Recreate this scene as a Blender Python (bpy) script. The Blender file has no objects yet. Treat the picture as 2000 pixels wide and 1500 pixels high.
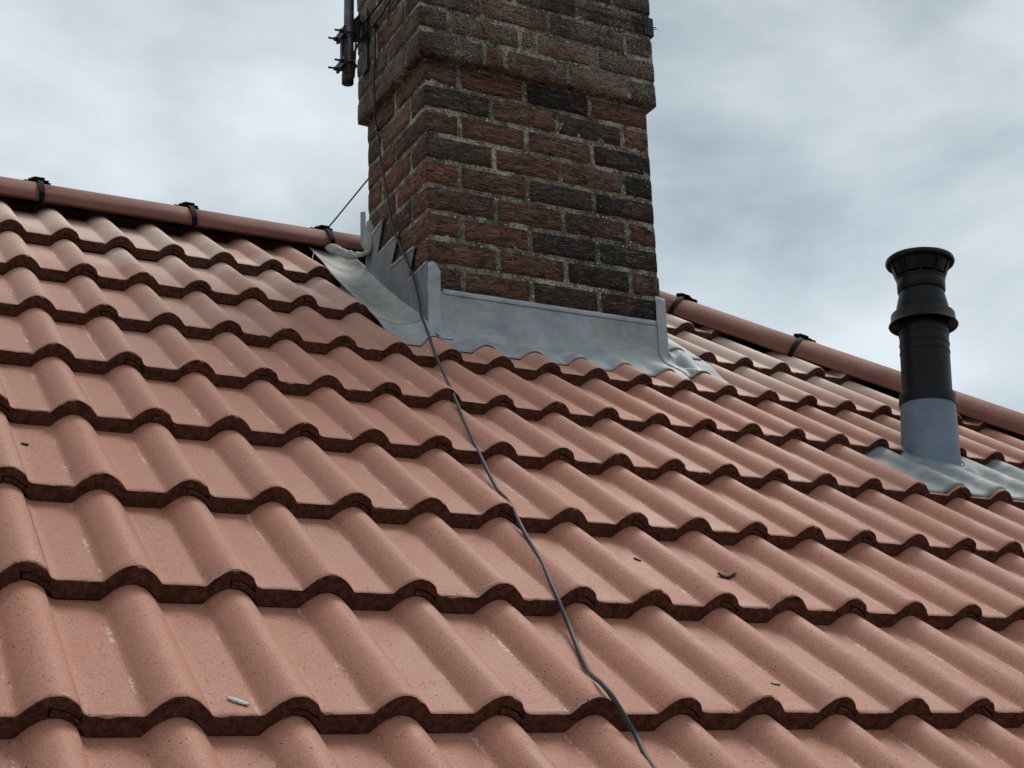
import bpy, bmesh, math, random
from math import sin, cos, tan, pi, radians, floor
from mathutils import Vector, Matrix, noise

# ------------------------------------------------------------------ camera, sky, sun, exposure
S = bpy.context.scene
COL = S.collection
cam_d = bpy.data.cameras.new('camera')
cam = bpy.data.objects.new('camera', cam_d)
COL.objects.link(cam)
cam_d.sensor_width = 36.0
cam_d.lens = 48.4656
cam_d.clip_start = 0.02
cam_d.clip_end = 3000
R_ = [(0.8855, 0.1055, 0.4525), (-0.4632, 0.2765, 0.8420), (-0.0363, -0.9552, 0.2937)]   # columns: right, down, forward
cm = Matrix(((R_[0][0], -R_[0][1], -R_[0][2], -0.2589),
             (R_[1][0], -R_[1][1], -R_[1][2], -1.7536),
             (R_[2][0], -R_[2][1], -R_[2][2], -0.0969),
             (0, 0, 0, 1)))
cam.matrix_world = cm
S.camera = cam

SUN_EL, SUN_AZ = 58.0, 60.0          # azimuth measured from +Y towards +X
world = bpy.data.worlds.new('World')
S.world = world
world.use_nodes = True
nt = world.node_tree
nt.nodes.clear()


def W(t, **k):
    n = nt.nodes.new(t)
    for a, b in k.items():
        setattr(n, a, b)
    return n


wo = W('ShaderNodeOutputWorld')
sky = W('ShaderNodeTexSky', sky_type='NISHITA', sun_disc=False,
        sun_elevation=radians(SUN_EL), sun_rotation=radians(SUN_AZ))
bg1 = W('ShaderNodeBackground')
bg1.inputs['Strength'].default_value = 0.10
nt.links.new(sky.outputs[0], bg1.inputs['Color'])
tc = W('ShaderNodeTexCoord')
mp = W('ShaderNodeMapping')
mp.inputs['Location'].default_value = (1.8967, -1.9156, 0.4896)
mp.inputs['Scale'].default_value = (1.0, 1.0, 1.9)
nt.links.new(tc.outputs['Generated'], mp.inputs['Vector'])
n1 = W('ShaderNodeTexNoise')
n1.inputs['Scale'].default_value = 3.4
n1.inputs['Detail'].default_value = 6
n1.inputs['Roughness'].default_value = 0.5
n1.inputs['Distortion'].default_value = 0.2
nt.links.new(mp.outputs[0], n1.inputs['Vector'])
n2 = W('ShaderNodeTexNoise')
n2.inputs['Scale'].default_value = 11.0
n2.inputs['Detail'].default_value = 5
n2.inputs['Roughness'].default_value = 0.5
n2.inputs['Distortion'].default_value = 0.3
nt.links.new(mp.outputs[0], n2.inputs['Vector'])
mx = W('ShaderNodeMix')
mx.data_type = 'FLOAT'
mx.inputs[0].default_value = 0.17
nt.links.new(n1.outputs[0], mx.inputs[2])
nt.links.new(n2.outputs[0], mx.inputs[3])
cr = W('ShaderNodeValToRGB')
e = cr.color_ramp.elements
e[0].position, e[0].color = 0.36, (0.32, 0.375, 0.40, 1)
e[1].position, e[1].color = 0.665, (0.76, 0.83, 0.87, 1)
m_ = cr.color_ramp.elements.new(0.49)
m_.color = (0.535, 0.60, 0.635, 1)
nt.links.new(mx.outputs[0], cr.inputs[0])
bg2 = W('ShaderNodeBackground')
bg2.inputs['Strength'].default_value = 0.76
nt.links.new(cr.outputs[0], bg2.inputs['Color'])
ms = W('ShaderNodeMixShader')
ms.inputs[0].default_value = 0.9
nt.links.new(bg1.outputs[0], ms.inputs[1])
nt.links.new(bg2.outputs[0], ms.inputs[2])
nt.links.new(ms.outputs[0], wo.inputs['Surface'])

sd = bpy.data.lights.new('sun', 'SUN')
sd.energy = 1.5
sd.angle = radians(28)
sd.color = (1.0, 0.945, 0.865)
sun = bpy.data.objects.new('sun', sd)
COL.objects.link(sun)
dv = Vector((sin(radians(SUN_AZ)) * cos(radians(SUN_EL)), cos(radians(SUN_AZ)) * cos(radians(SUN_EL)), sin(radians(SUN_EL))))
sun.rotation_euler = dv.to_track_quat('Z', 'Y').to_euler()
sun.location = dv * 30

vs = S.view_settings
vs.view_transform = 'Standard'
vs.look = 'None'
vs.exposure = 0.48
vs.gamma = 1.0
vs.use_curve_mapping = False

# ------------------------------------------------------------------ frame of the roof slope
PITCH = radians(36.1605)
CP, SP = cos(PITCH), sin(PITCH)
G, TH, RH = 0.3475, 0.0325, 0.0282
OFF = {0: .003, 1: .008, 3: -.002, 4: -.014, 5: -.012, 7: .028}
X0, X1, Y0, Y1 = 1.2776, 2.0715, 1.5833, 2.0402       # chimney shaft
CZ, BH, CB = 1.9839, 0.08318, 0.0248                   # first bed joint under the corbel, course height, corbel step
YR, XH = 2.34, 2.33                                     # ridge line, head of the hip


def rw(a, b, n=0.0):
    """roof slope (along, up the slope, off the slope) -> world"""
    return Vector((a, CP * b - SP * n, SP * b + CP * n))


ROOF_M = Matrix(((1, 0, 0, 0), (0, CP, -SP, 0), (0, SP, CP, 0), (0, 0, 0, 1)))


def prof_raw(u):
    u = u % 0.15
    if u >= 0.083:
        return 0.0
    x = sin(pi * u / 0.083)
    return RH * (x ** 0.82 if x > 0.15 else 0.2111 * (x / 0.15) ** 1.25)


def prof(u):
    return (prof_raw(u - 0.0030) + 2 * prof_raw(u - 0.0015) + 2 * prof_raw(u) + 2 * prof_raw(u + 0.0015) + prof_raw(u + 0.0030)) / 8


def front(j):
    return j * G + OFF.get(j, 0)


def surf(a, b):
    j = int(floor(b / G))
    for jj in (j + 1, j, j - 1):
        if b >= front(jj):
            return TH - (b - front(jj)) * TH / G + prof(a)


def sstep(x, a, b):
    t = min(1.0, max(0.0, (x - a) / (b - a)))
    return t * t * (3 - 2 * t)


def nz(x, y=0.0, z=0.0):
    return noise.noise(Vector((x, y, z)))


# ------------------------------------------------------------------ helpers
def link(o, parent=None):
    COL.objects.link(o)
    if parent is not None:
        o.parent = parent
    return o


def thing(name, label, cat, loc=(0, 0, 0), group=None):
    o = bpy.data.objects.new(name, None)
    o.empty_display_size = 0.05
    link(o)
    o.location = loc
    o['label'] = label
    o['category'] = cat
    if group:
        o['group'] = group
    return o


def tag(o, label, cat, group=None):
    o['label'] = label
    o['category'] = cat
    if group:
        o['group'] = group
    return o


def mesh_obj(name, verts, faces, mat, parent=None, smooth=True, matidx=None):
    me = bpy.data.meshes.new(name)
    me.from_pydata([tuple(v) for v in verts], [], faces)
    for m in (mat if isinstance(mat, (list, tuple)) else [mat]):
        me.materials.append(m)
    if smooth:
        me.polygons.foreach_set('use_smooth', [True] * len(me.polygons))
    if matidx:
        me.polygons.foreach_set('material_index', matidx)
    me.update()
    o = bpy.data.objects.new(name, me)
    link(o)
    if parent is not None:
        o.parent = parent
        o.matrix_parent_inverse = Matrix.Translation(-Vector(parent.location)) if parent.rotation_euler.x == 0 and parent.rotation_euler.y == 0 else Matrix.Identity(4)
    return o


def grid_faces(nu, nv):
    return [(i * nv + j, i * nv + j + 1, (i + 1) * nv + j + 1, (i + 1) * nv + j) for i in range(nu - 1) for j in range(nv - 1)]


def sheet(name, rows, mat, parent, thick=0.0022, flip=False):
    nu, nv = len(rows), len(rows[0])
    vs_ = [p for r in rows for p in r]
    fs = grid_faces(nu, nv)
    if flip:
        fs = [f[::-1] for f in fs]
    o = mesh_obj(name, vs_, fs, mat, parent)
    s = o.modifiers.new('thickness', 'SOLIDIFY')
    s.thickness = thick
    s.offset = 0
    return o


def tube_data(path, r, sides=8, V=None, F=None):
    V = [] if V is None else V
    F = [] if F is None else F
    path = [Vector(p) for p in path]
    base = len(V)
    n = len(path)
    t0 = (path[1] - path[0]).normalized()
    up = Vector((0, 0, 1)) if abs(t0.z) < 0.9 else Vector((1, 0, 0))
    side = t0.cross(up).normalized()
    for i, p in enumerate(path):
        t = (path[min(i + 1, n - 1)] - path[max(i - 1, 0)]).normalized()
        side = (side - t * side.dot(t)).normalized()
        u2 = t.cross(side)
        rr = r[i] if isinstance(r, (list, tuple)) else r
        for k in range(sides):
            a = 2 * pi * k / sides
            V.append(p + side * (cos(a) * rr) + u2 * (sin(a) * rr))
    for i in range(n - 1):
        for k in range(sides):
            k2 = (k + 1) % sides
            F.append((base + i * sides + k, base + i * sides + k2, base + (i + 1) * sides + k2, base + (i + 1) * sides + k))
    F.append(tuple(base + k for k in range(sides))[::-1])
    F.append(tuple(base + (n - 1) * sides + k for k in range(sides)))
    return V, F


def catmull(pts, sub=6):
    pts = [Vector(p) for p in pts]
    out = []
    for i in range(len(pts) - 1):
        p0, p1, p2, p3 = pts[max(i - 1, 0)], pts[i], pts[i + 1], pts[min(i + 2, len(pts) - 1)]
        for s in range(sub):
            t = s / sub
            out.append(0.5 * ((2 * p1) + (p2 - p0) * t + (2 * p0 - 5 * p1 + 4 * p2 - p3) * t * t + (3 * p1 - p0 - 3 * p2 + p3) * t ** 3))
    out.append(pts[-1])
    return out


def tube(name, path, r, mat, parent=None, sides=8):
    V, F = tube_data(path, r, sides)
    return mesh_obj(name, V, F, mat, parent)


def lathe(name, prof_, mat, parent=None, seg=40, sharp=None):
    V, F = [], []
    for z, r in prof_:
        for k in range(seg):
            a = 2 * pi * k / seg
            V.append((r * cos(a), r * sin(a), z))
    for i in range(len(prof_) - 1):
        for k in range(seg):
            k2 = (k + 1) % seg
            F.append((i * seg + k, i * seg + k2, (i + 1) * seg + k2, (i + 1) * seg + k))
    o = mesh_obj(name, V, F, mat, parent)
    m = o.data
    m.set_sharp_from_angle(angle=radians(38)) if hasattr(m, 'set_sharp_from_angle') else None
    return o


def box_verts(x0, x1, y0, y1, z0, z1):
    return [(x0, y0, z0), (x1, y0, z0), (x1, y1, z0), (x0, y1, z0), (x0, y0, z1), (x1, y0, z1), (x1, y1, z1), (x0, y1, z1)]


BOX_F = [(0, 3, 2, 1), (4, 5, 6, 7), (0, 1, 5, 4), (1, 2, 6, 5), (2, 3, 7, 6), (3, 0, 4, 7)]


# ------------------------------------------------------------------ materials
class Mat:
    def __init__(self, name, rough=0.7, spec=0.5, metal=0.0):
        self.m = bpy.data.materials.new(name)
        self.m.use_nodes = True
        self.t = self.m.node_tree
        self.b = self.t.nodes['Principled BSDF']
        self.b.inputs['Roughness'].default_value = rough
        self.b.inputs['Specular IOR Level'].default_value = spec
        self.b.inputs['Metallic'].default_value = metal
        self.coord = None

    def node(self, t, **k):
        n = self.t.nodes.new(t)
        for a, b in k.items():
            setattr(n, a, b)
        return n

    def L(self, a, b):
        self.t.links.new(a, b)

    def obj_coord(self, rand=True, scale=(1, 1, 1)):
        tc = self.node('ShaderNodeTexCoord')
        v = tc.outputs['Object']
        if rand:
            oi = self.node('ShaderNodeObjectInfo')
            ml = self.node('ShaderNodeMath', operation='MULTIPLY')
            ml.inputs[1].default_value = 37.0
            self.L(oi.outputs['Random'], ml.inputs[0])
            cb = self.node('ShaderNodeCombineXYZ')
            for i in range(3):
                self.L(ml.outputs[0], cb.inputs[i])
            ad = self.node('ShaderNodeVectorMath', operation='ADD')
            self.L(v, ad.inputs[0])
            self.L(cb.outputs[0], ad.inputs[1])
            v = ad.outputs[0]
        return v

    def scaled(self, v, s, rot=None):
        mp = self.node('ShaderNodeMapping')
        mp.inputs['Scale'].default_value = s
        if rot:
            mp.inputs['Rotation'].default_value = rot
        self.L(v, mp.inputs['Vector'])
        return mp.outputs[0]

    def noise(self, v, scale, detail=4, rough=0.55, dist=0.0):
        n = self.node('ShaderNodeTexNoise')
        n.inputs['Scale'].default_value = scale
        n.inputs['Detail'].default_value = detail
        n.inputs['Roughness'].default_value = rough
        n.inputs['Distortion'].default_value = dist
        self.L(v, n.inputs['Vector'])
        return n.outputs[0]

    def voro(self, v, scale, feature='F1', out='Distance', rnd=1.0):
        n = self.node('ShaderNodeTexVoronoi', feature=feature)
        n.inputs['Scale'].default_value = scale
        n.inputs['Randomness'].default_value = rnd
        self.L(v, n.inputs['Vector'])
        return n.outputs[out]

    def ramp(self, f, stops):
        r = self.node('ShaderNodeValToRGB')
        el = r.color_ramp.elements
        for i, (p, c) in enumerate(stops):
            x = el[i] if i < 2 else el.new(p)
            x.position = p
            x.color = (c[0], c[1], c[2], 1) if isinstance(c, (tuple, list)) else (c, c, c, 1)
        self.L(f, r.inputs[0])
        return r.outputs[0]

    def rng(self, f, a, b, c=0.0, d=1.0, smooth=True):
        r = self.node('ShaderNodeMapRange', interpolation_type='SMOOTHSTEP' if smooth else 'LINEAR')
        r.inputs[1].default_value = a
        r.inputs[2].default_value = b
        r.inputs[3].default_value = c
        r.inputs[4].default_value = d
        self.L(f, r.inputs[0])
        return r.outputs[0]

    def math(self, op, a, b=None):
        n = self.node('ShaderNodeMath', operation=op)
        for i, x in enumerate((a, b)):
            if x is None:
                continue
            if isinstance(x, (int, float)):
                n.inputs[i].default_value = x
            else:
                self.L(x, n.inputs[i])
        return n.outputs[0]

    def mix(self, f, a, b, blend='MIX'):
        n = self.node('ShaderNodeMix', data_type='RGBA', blend_type=blend)
        n.clamp_factor = True
        for i, x in ((0, f), (6, a), (7, b)):
            if isinstance(x, (int, float)):
                n.inputs[i].default_value = x
            elif isinstance(x, (tuple, list)):
                n.inputs[i].default_value = (x[0], x[1], x[2], 1)
            else:
                self.L(x, n.inputs[i])
        return n.outputs[2]

    def sep(self, v):
        n = self.node('ShaderNodeSeparateXYZ')
        self.L(v, n.inputs[0])
        return n.outputs

    def bump(self, h, strength=0.3, dist=0.002, prev=None):
        n = self.node('ShaderNodeBump')
        n.inputs['Strength'].default_value = strength
        n.inputs['Distance'].default_value = dist
        self.L(h, n.inputs['Height'])
        if prev is not None:
            self.L(prev, n.inputs['Normal'])
        return n.outputs[0]

    def color(self, c):
        if isinstance(c, (tuple, list)):
            self.b.inputs['Base Color'].default_value = (c[0], c[1], c[2], 1)
        else:
            self.L(c, self.b.inputs['Base Color'])

    def normal(self, n):
        self.L(n, self.b.inputs['Normal'])

    def rough(self, r):
        self.L(r, self.b.inputs['Roughness'])


def tile_material():
    M = Mat('tile_face', 0.68, 0.42)
    tcn = M.node('ShaderNodeTexCoord')
    own = tcn.outputs['Object']
    v = M.obj_coord()
    geo = M.node('ShaderNodeNewGeometry')
    oi = M.node('ShaderNodeObjectInfo')
    big = M.noise(v, 5.0, 4, 0.6)
    col = M.mix(M.rng(big, 0.3, 0.7), (0.395, 0.152, 0.090), (0.475, 0.198, 0.126))
    # piece to piece variation
    col = M.mix(M.rng(oi.outputs['Random'], 0, 1, 0, 0.45, False), col, (0.475, 0.235, 0.168))
    # sandy grain
    grain = M.noise(v, 300, 3, 0.7)
    col = M.mix(M.rng(grain, 0.40, 0.66, 0.0, 0.60), col, (0.225, 0.078, 0.047))
    blot = M.noise(v, 38, 4, 0.65)
    col = M.mix(M.rng(blot, 0.48, 0.7, 0.0, 0.35), col, (0.31, 0.115, 0.073))
    fine = M.noise(v, 900, 1, 0.5)
    col = M.mix(M.rng(fine, 0.56, 0.72, 0.0, 0.5), col, (0.62, 0.40, 0.32))
    # pale lime film: along the foot of each roll and near the leading edge
    xyz = M.sep(own)
    streak = M.noise(M.scaled(v, (60, 9, 1)), 1.0, 4, 0.65)
    for c0 in (0.146, 0.296):
        d = M.math('ABSOLUTE', M.math('SUBTRACT', xyz[0], c0))
        band = M.rng(d, 0.0015, 0.0065, 1, 0)
        f = M.math('MULTIPLY', band, M.math('MULTIPLY', M.rng(streak, 0.515, 0.63, 0, 0.75), M.rng(M.noise(v, 130, 2), 0.40, 0.56)))
        col = M.mix(f, col, (0.66, 0.53, 0.44))
    lead = M.rng(xyz[1], 0.004, 0.022, 1, 0)
    dash = M.noise(M.scaled(v, (14, 90, 1)), 1.0, 3, 0.6)
    col = M.mix(M.math('MULTIPLY', lead, M.rng(dash, 0.58, 0.68, 0, 0.38)), col, (0.64, 0.50, 0.42))
    scuff = M.noise(M.scaled(v, (34, 7, 7), (0, 0, 0.5)), 1.0, 5, 0.7, 0.8)
    col = M.mix(M.rng(scuff, 0.66, 0.78, 0, 0.42), col, (0.60, 0.46, 0.38))
    # cement dust towards the ridge and hip, with the sky's sheen painted in
    pos = M.sep(geo.outputs['Position'])
    z = pos[2]
    dn = M.noise(geo.outputs['Position'], 2.2, 5, 0.6, 0.4)
    dust_sheen = M.math('MULTIPLY', M.rng(z, 0.85, 1.6, 0.0, 1.0), M.rng(dn, 0.36, 0.66, 0.12, 0.75))
    east = M.math('MULTIPLY', M.rng(pos[0], 1.7, 2.5, 0, 0.85), M.rng(z, 0.95, 1.35, 0, 1))
    dust_sheen = M.math('MAXIMUM', dust_sheen, M.math('MULTIPLY', east, M.rng(dn, 0.30, 0.5, 0.5, 1.0)))
    col = M.mix(dust_sheen, col, (0.64, 0.515, 0.43))
    # pin holes and dark specks
    p1 = M.voro(v, 95)
    sel = M.noise(v, 23, 2)
    pit = M.math('MULTIPLY', M.rng(p1, 0.09, 0.19, 1, 0), M.rng(sel, 0.49, 0.57, 0, 1))
    col = M.mix(M.math('MULTIPLY', pit, 0.85), col, (0.05, 0.025, 0.02))
    p2 = M.voro(v, 31)
    spot = M.rng(p2, 0.04, 0.07, 1, 0)
    spot = M.math('MULTIPLY', spot, M.rng(M.noise(v, 9, 2), 0.5, 0.56, 0, 1))
    col = M.mix(spot, col, (0.06, 0.035, 0.028))
    M.color(col)
    M.rough(M.rng(big, 0.3, 0.7, 0.58, 0.72))
    h = M.math('ADD', grain, M.math('MULTIPLY', M.noise(v, 60, 3, 0.6), 0.8))
    nb = M.bump(h, 0.4, 0.0014)
    nb = M.bump(M.math('ADD', pit, spot), 0.6, -0.0015, nb)
    M.normal(nb)
    return M.m


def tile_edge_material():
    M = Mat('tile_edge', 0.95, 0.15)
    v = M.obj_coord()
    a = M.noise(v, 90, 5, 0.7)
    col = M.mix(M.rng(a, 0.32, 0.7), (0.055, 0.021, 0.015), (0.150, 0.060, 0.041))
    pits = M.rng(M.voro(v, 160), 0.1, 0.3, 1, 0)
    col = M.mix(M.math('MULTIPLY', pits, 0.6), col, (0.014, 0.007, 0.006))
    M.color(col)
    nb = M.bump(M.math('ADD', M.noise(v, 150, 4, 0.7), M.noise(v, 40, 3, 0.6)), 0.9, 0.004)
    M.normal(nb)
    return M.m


def ridge_material():
    M = Mat('ridge_face', 0.72, 0.4)
    v = M.obj_coord()
    a = M.noise(v, 9, 5, 0.6)
    col = M.mix(M.rng(a, 0.3, 0.7), (0.185, 0.060, 0.040), (0.255, 0.092, 0.063))
    g = M.noise(v, 260, 3, 0.7)
    col = M.mix(M.rng(g, 0.42, 0.7, 0, 0.6), col, (0.10, 0.036, 0.026))
    col = M.mix(M.rng(M.noise(M.scaled(v, (8, 40, 40)), 1, 4, 0.7), 0.62, 0.76, 0, 0.2), col, (0.38, 0.24, 0.18))
    M.color(col)
    M.normal(M.bump(M.math('ADD', g, M.noise(v, 70, 3, 0.6)), 0.5, 0.002))
    return M.m


def brick_material():
    M = Mat('rustic_brick', 0.9, 0.25)
    v = M.obj_coord()
    oi = M.node('ShaderNodeObjectInfo')
    geo = M.node('ShaderNodeNewGeometry')
    base = oi.outputs['Color']
    patch = M.noise(v, 13, 4, 0.6, 0.6)
    col = M.mix(M.rng(patch, 0.50, 0.70, 0, 0.75), base, (0.032, 0.026, 0.024))
    col = M.mix(M.rng(M.noise(v, 7, 3), 0.5, 0.7, 0, 0.4), col, (0.23, 0.095, 0.055))
    # dragged, combed face
    wv = M.scaled(v, (24, 24, 165))
    comb = M.noise(wv, 1.0, 4, 0.6, 1.8)
    col = M.mix(M.rng(comb, 0.50, 0.40, 0, 1.0), col, (0.012, 0.008, 0.007))
    col = M.mix(M.rng(comb, 0.55, 0.68, 0, 0.6), col, (0.50, 0.29, 0.21))
    # lichen grows thicker on the projecting head of the stack
    z = M.sep(geo.outputs['Position'])[2]
    ln = M.noise(geo.outputs['Position'], 6, 5, 0.65, 0.5)
    lsp = M.noise(geo.outputs['Position'], 210, 3, 0.75)
    amt = M.rng(z, 2.02, 2.10, 0.16, 0.8)
    f = M.math('MULTIPLY', M.math('MULTIPLY', M.rng(ln, 0.34, 0.6, 0.0, 1.0), amt), M.rng(lsp, 0.47, 0.60, 0.0, 1.0))
    col = M.mix(f, col, (0.42, 0.405, 0.32))
    mo = M.noise(geo.outputs['Position'], 9, 4, 0.6)
    f2 = M.math('MULTIPLY', M.rng(mo, 0.55, 0.7, 0, 0.6), M.rng(z, 1.95, 2.25, 0.15, 0.9))
    col = M.mix(f2, col, (0.11, 0.105, 0.042))
    # soot runs high on the stack
    so = M.noise(M.scaled(geo.outputs['Position'], (7, 7, 2.2)), 1.0, 5, 0.65, 0.8)
    f3 = M.math('MULTIPLY', M.rng(so, 0.56, 0.66, 0, 0.85), M.rng(z, 2.2, 2.36, 0, 1))
    col = M.mix(f3, col, (0.012, 0.013, 0.011))
    M.color(col)
    h = M.math('ADD', M.math('MULTIPLY', comb, 1.3), M.math('MULTIPLY', M.noise(v, 170, 3, 0.7), 0.5))
    M.normal(M.bump(h, 1.0, 0.010))
    return M.m


def mortar_material():
    M = Mat('mortar', 0.95, 0.2)
    tcn = M.node('ShaderNodeTexCoord')
    v = tcn.outputs['Object']
    a = M.noise(v, 16, 5, 0.65, 0.5)
    col = M.ramp(a, [(0.34, (0.075, 0.07, 0.048)), (0.66, (0.37, 0.325, 0.235)), (0.5, (0.175, 0.158, 0.108))])
    fresh = M.noise(v, 5.5, 3, 0.6)
    col = M.mix(M.rng(fresh, 0.53, 0.64, 0, 0.8), col, (0.52, 0.435, 0.32))
    moss = M.noise(M.scaled(v, (1, 1, 1)), 10.3, 4, 0.6)
    col = M.mix(M.rng(moss, 0.56, 0.66, 0, 0.7), col, (0.085, 0.078, 0.022))
    gr = M.rng(M.voro(v, 92), 0.20, 0.34, 1, 0)
    gs = M.rng(M.noise(v, 30, 3), 0.42, 0.54, 0, 1)
    col = M.mix(M.math('MULTIPLY', gr, gs), col, (0.78, 0.74, 0.64))
    dk = M.rng(M.noise(v, 120, 3, 0.7), 0.5, 0.36, 0, 0.8)
    col = M.mix(dk, col, (0.022, 0.02, 0.014))
    M.color(col)
    M.normal(M.bump(M.math('ADD', M.noise(v, 120, 4, 0.75), gr), 1.0, 0.006))
    return M.m


def lead_material(name, tint, patina, amt):
    M = Mat(name, 0.55, 0.4, 0.15)
    tcn = M.node('ShaderNodeTexCoord')
    v = tcn.outputs['Object']
    a = M.noise(v, 7, 5, 0.65, 0.8)
    col = M.mix(M.rng(a, 0.3, 0.7), tuple(c * 0.70 for c in tint), tuple(c * 1.18 for c in tint))
    w = M.noise(M.scaled(v, (6, 34, 34)), 1.0, 5, 0.65, 0.6)
    col = M.mix(M.rng(w, 0.50, 0.72, 0, 0.42), col, tuple(c * 0.45 for c in tint))
    b = M.noise(v, 11, 5, 0.6, 1.2)
    col = M.mix(M.rng(b, 0.45, 0.68, 0, amt), col, patina)
    c2 = M.noise(v, 75, 5, 0.75)
    col = M.mix(M.rng(c2, 0.40, 0.30, 0, 0.35), col, tuple(min(1, c * 1.5) for c in tint))
    col = M.mix(M.rng(c2, 0.56, 0.7, 0, 0.22), col, (0.1, 0.1, 0.1))
    M.color(col)
    M.rough(M.rng(a, 0.3, 0.7, 0.55, 0.75))
    M.normal(M.bump(M.math('ADD', M.noise(v, 18, 4, 0.6), M.math('MULTIPLY', c2, 0.3)), 0.35, 0.006))
    return M.m


def plain(name, c, rough=0.5, spec=0.5, metal=0.0, var=0.25, scale=40, bump=0.1, dist=0.001):
    M = Mat(name, rough, spec, metal)
    v = M.obj_coord()
    a = M.noise(v, scale, 5, 0.65)
    M.color(M.mix(M.rng(a, 0.3, 0.7), tuple(x * (1 - var) for x in c), tuple(min(1, x * (1 + var)) for x in c)))
    if bump:
        M.normal(M.bump(a, bump, dist))
    return M.m


TILE, EDGE = tile_material(), tile_edge_material()
RIDGE = ridge_material()
BRICK, MORTAR = brick_material(), mortar_material()
LEAD = lead_material('lead_grey', (0.365, 0.380, 0.398), (0.40, 0.37, 0.30), 0.5)
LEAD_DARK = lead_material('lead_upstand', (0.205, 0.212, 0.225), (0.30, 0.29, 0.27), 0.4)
LEAD_PALE = lead_material('lead_weathered', (0.36, 0.365, 0.36), (0.43, 0.39, 0.29), 0.75)
LEAD_EDGE = lead_material('lead_bright_fold', (0.38, 0.40, 0.42), (0.45, 0.42, 0.40), 0.4)
LEAD_LICHEN = lead_material('lead_old', (0.27, 0.285, 0.265), (0.42, 0.41, 0.33), 0.7)
SLEEVE = plain('lead_sleeve', (0.140, 0.178, 0.228), 0.5, 0.5, 0.15, 0.16, 9, 0.15, 0.004)
BLACK = plain('black_plastic', (0.0042, 0.0044, 0.0052), 0.42, 0.22, 0, 0.3, 30, 0.05)
STRIP = plain('black_membrane', (0.004, 0.004, 0.005), 0.8, 0.1)
CLIPM = plain('black_clip', (0.004, 0.005, 0.0055), 0.75, 0.12)
CABLE = plain('grey_cable', (0.022, 0.024, 0.027), 0.6, 0.5, 0, 0.2, 60, 0.03)
CABLE_B = plain('black_cable', (0.010, 0.010, 0.012), 0.4, 0.5)
STEEL = plain('galvanised_pole', (0.10, 0.11, 0.115), 0.45, 0.5, 0.6, 0.3, 25, 0.1)
RUST = plain('rusted_steel', (0.085, 0.048, 0.036), 0.75, 0.4, 0.3, 0.45, 50, 0.4)
DARKSTEEL = plain('dark_steel', (0.018, 0.018, 0.021), 0.5, 0.5, 0.3, 0.4, 40, 0.2)
DECK = plain('underlay', (0.035, 0.03, 0.028), 0.9, 0.2)
GROUND = plain('ground', (0.085, 0.085, 0.07), 0.95, 0.2, 0, 0.5, 0.3, 0)

# ------------------------------------------------------------------ ground far below the eaves
gm = mesh_obj('ground', [(-600, -600, -5.2), (600, -600, -5.2), (600, 600, -5.2), (-600, 600, -5.2)], [(0, 1, 2, 3)], GROUND, None, False)
gm['kind'] = 'structure'

# ------------------------------------------------------------------ roof
roof = thing('tiled_roof', 'red concrete tile roof with rolls, sloping up to a ridge and a hip', 'roof')


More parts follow.
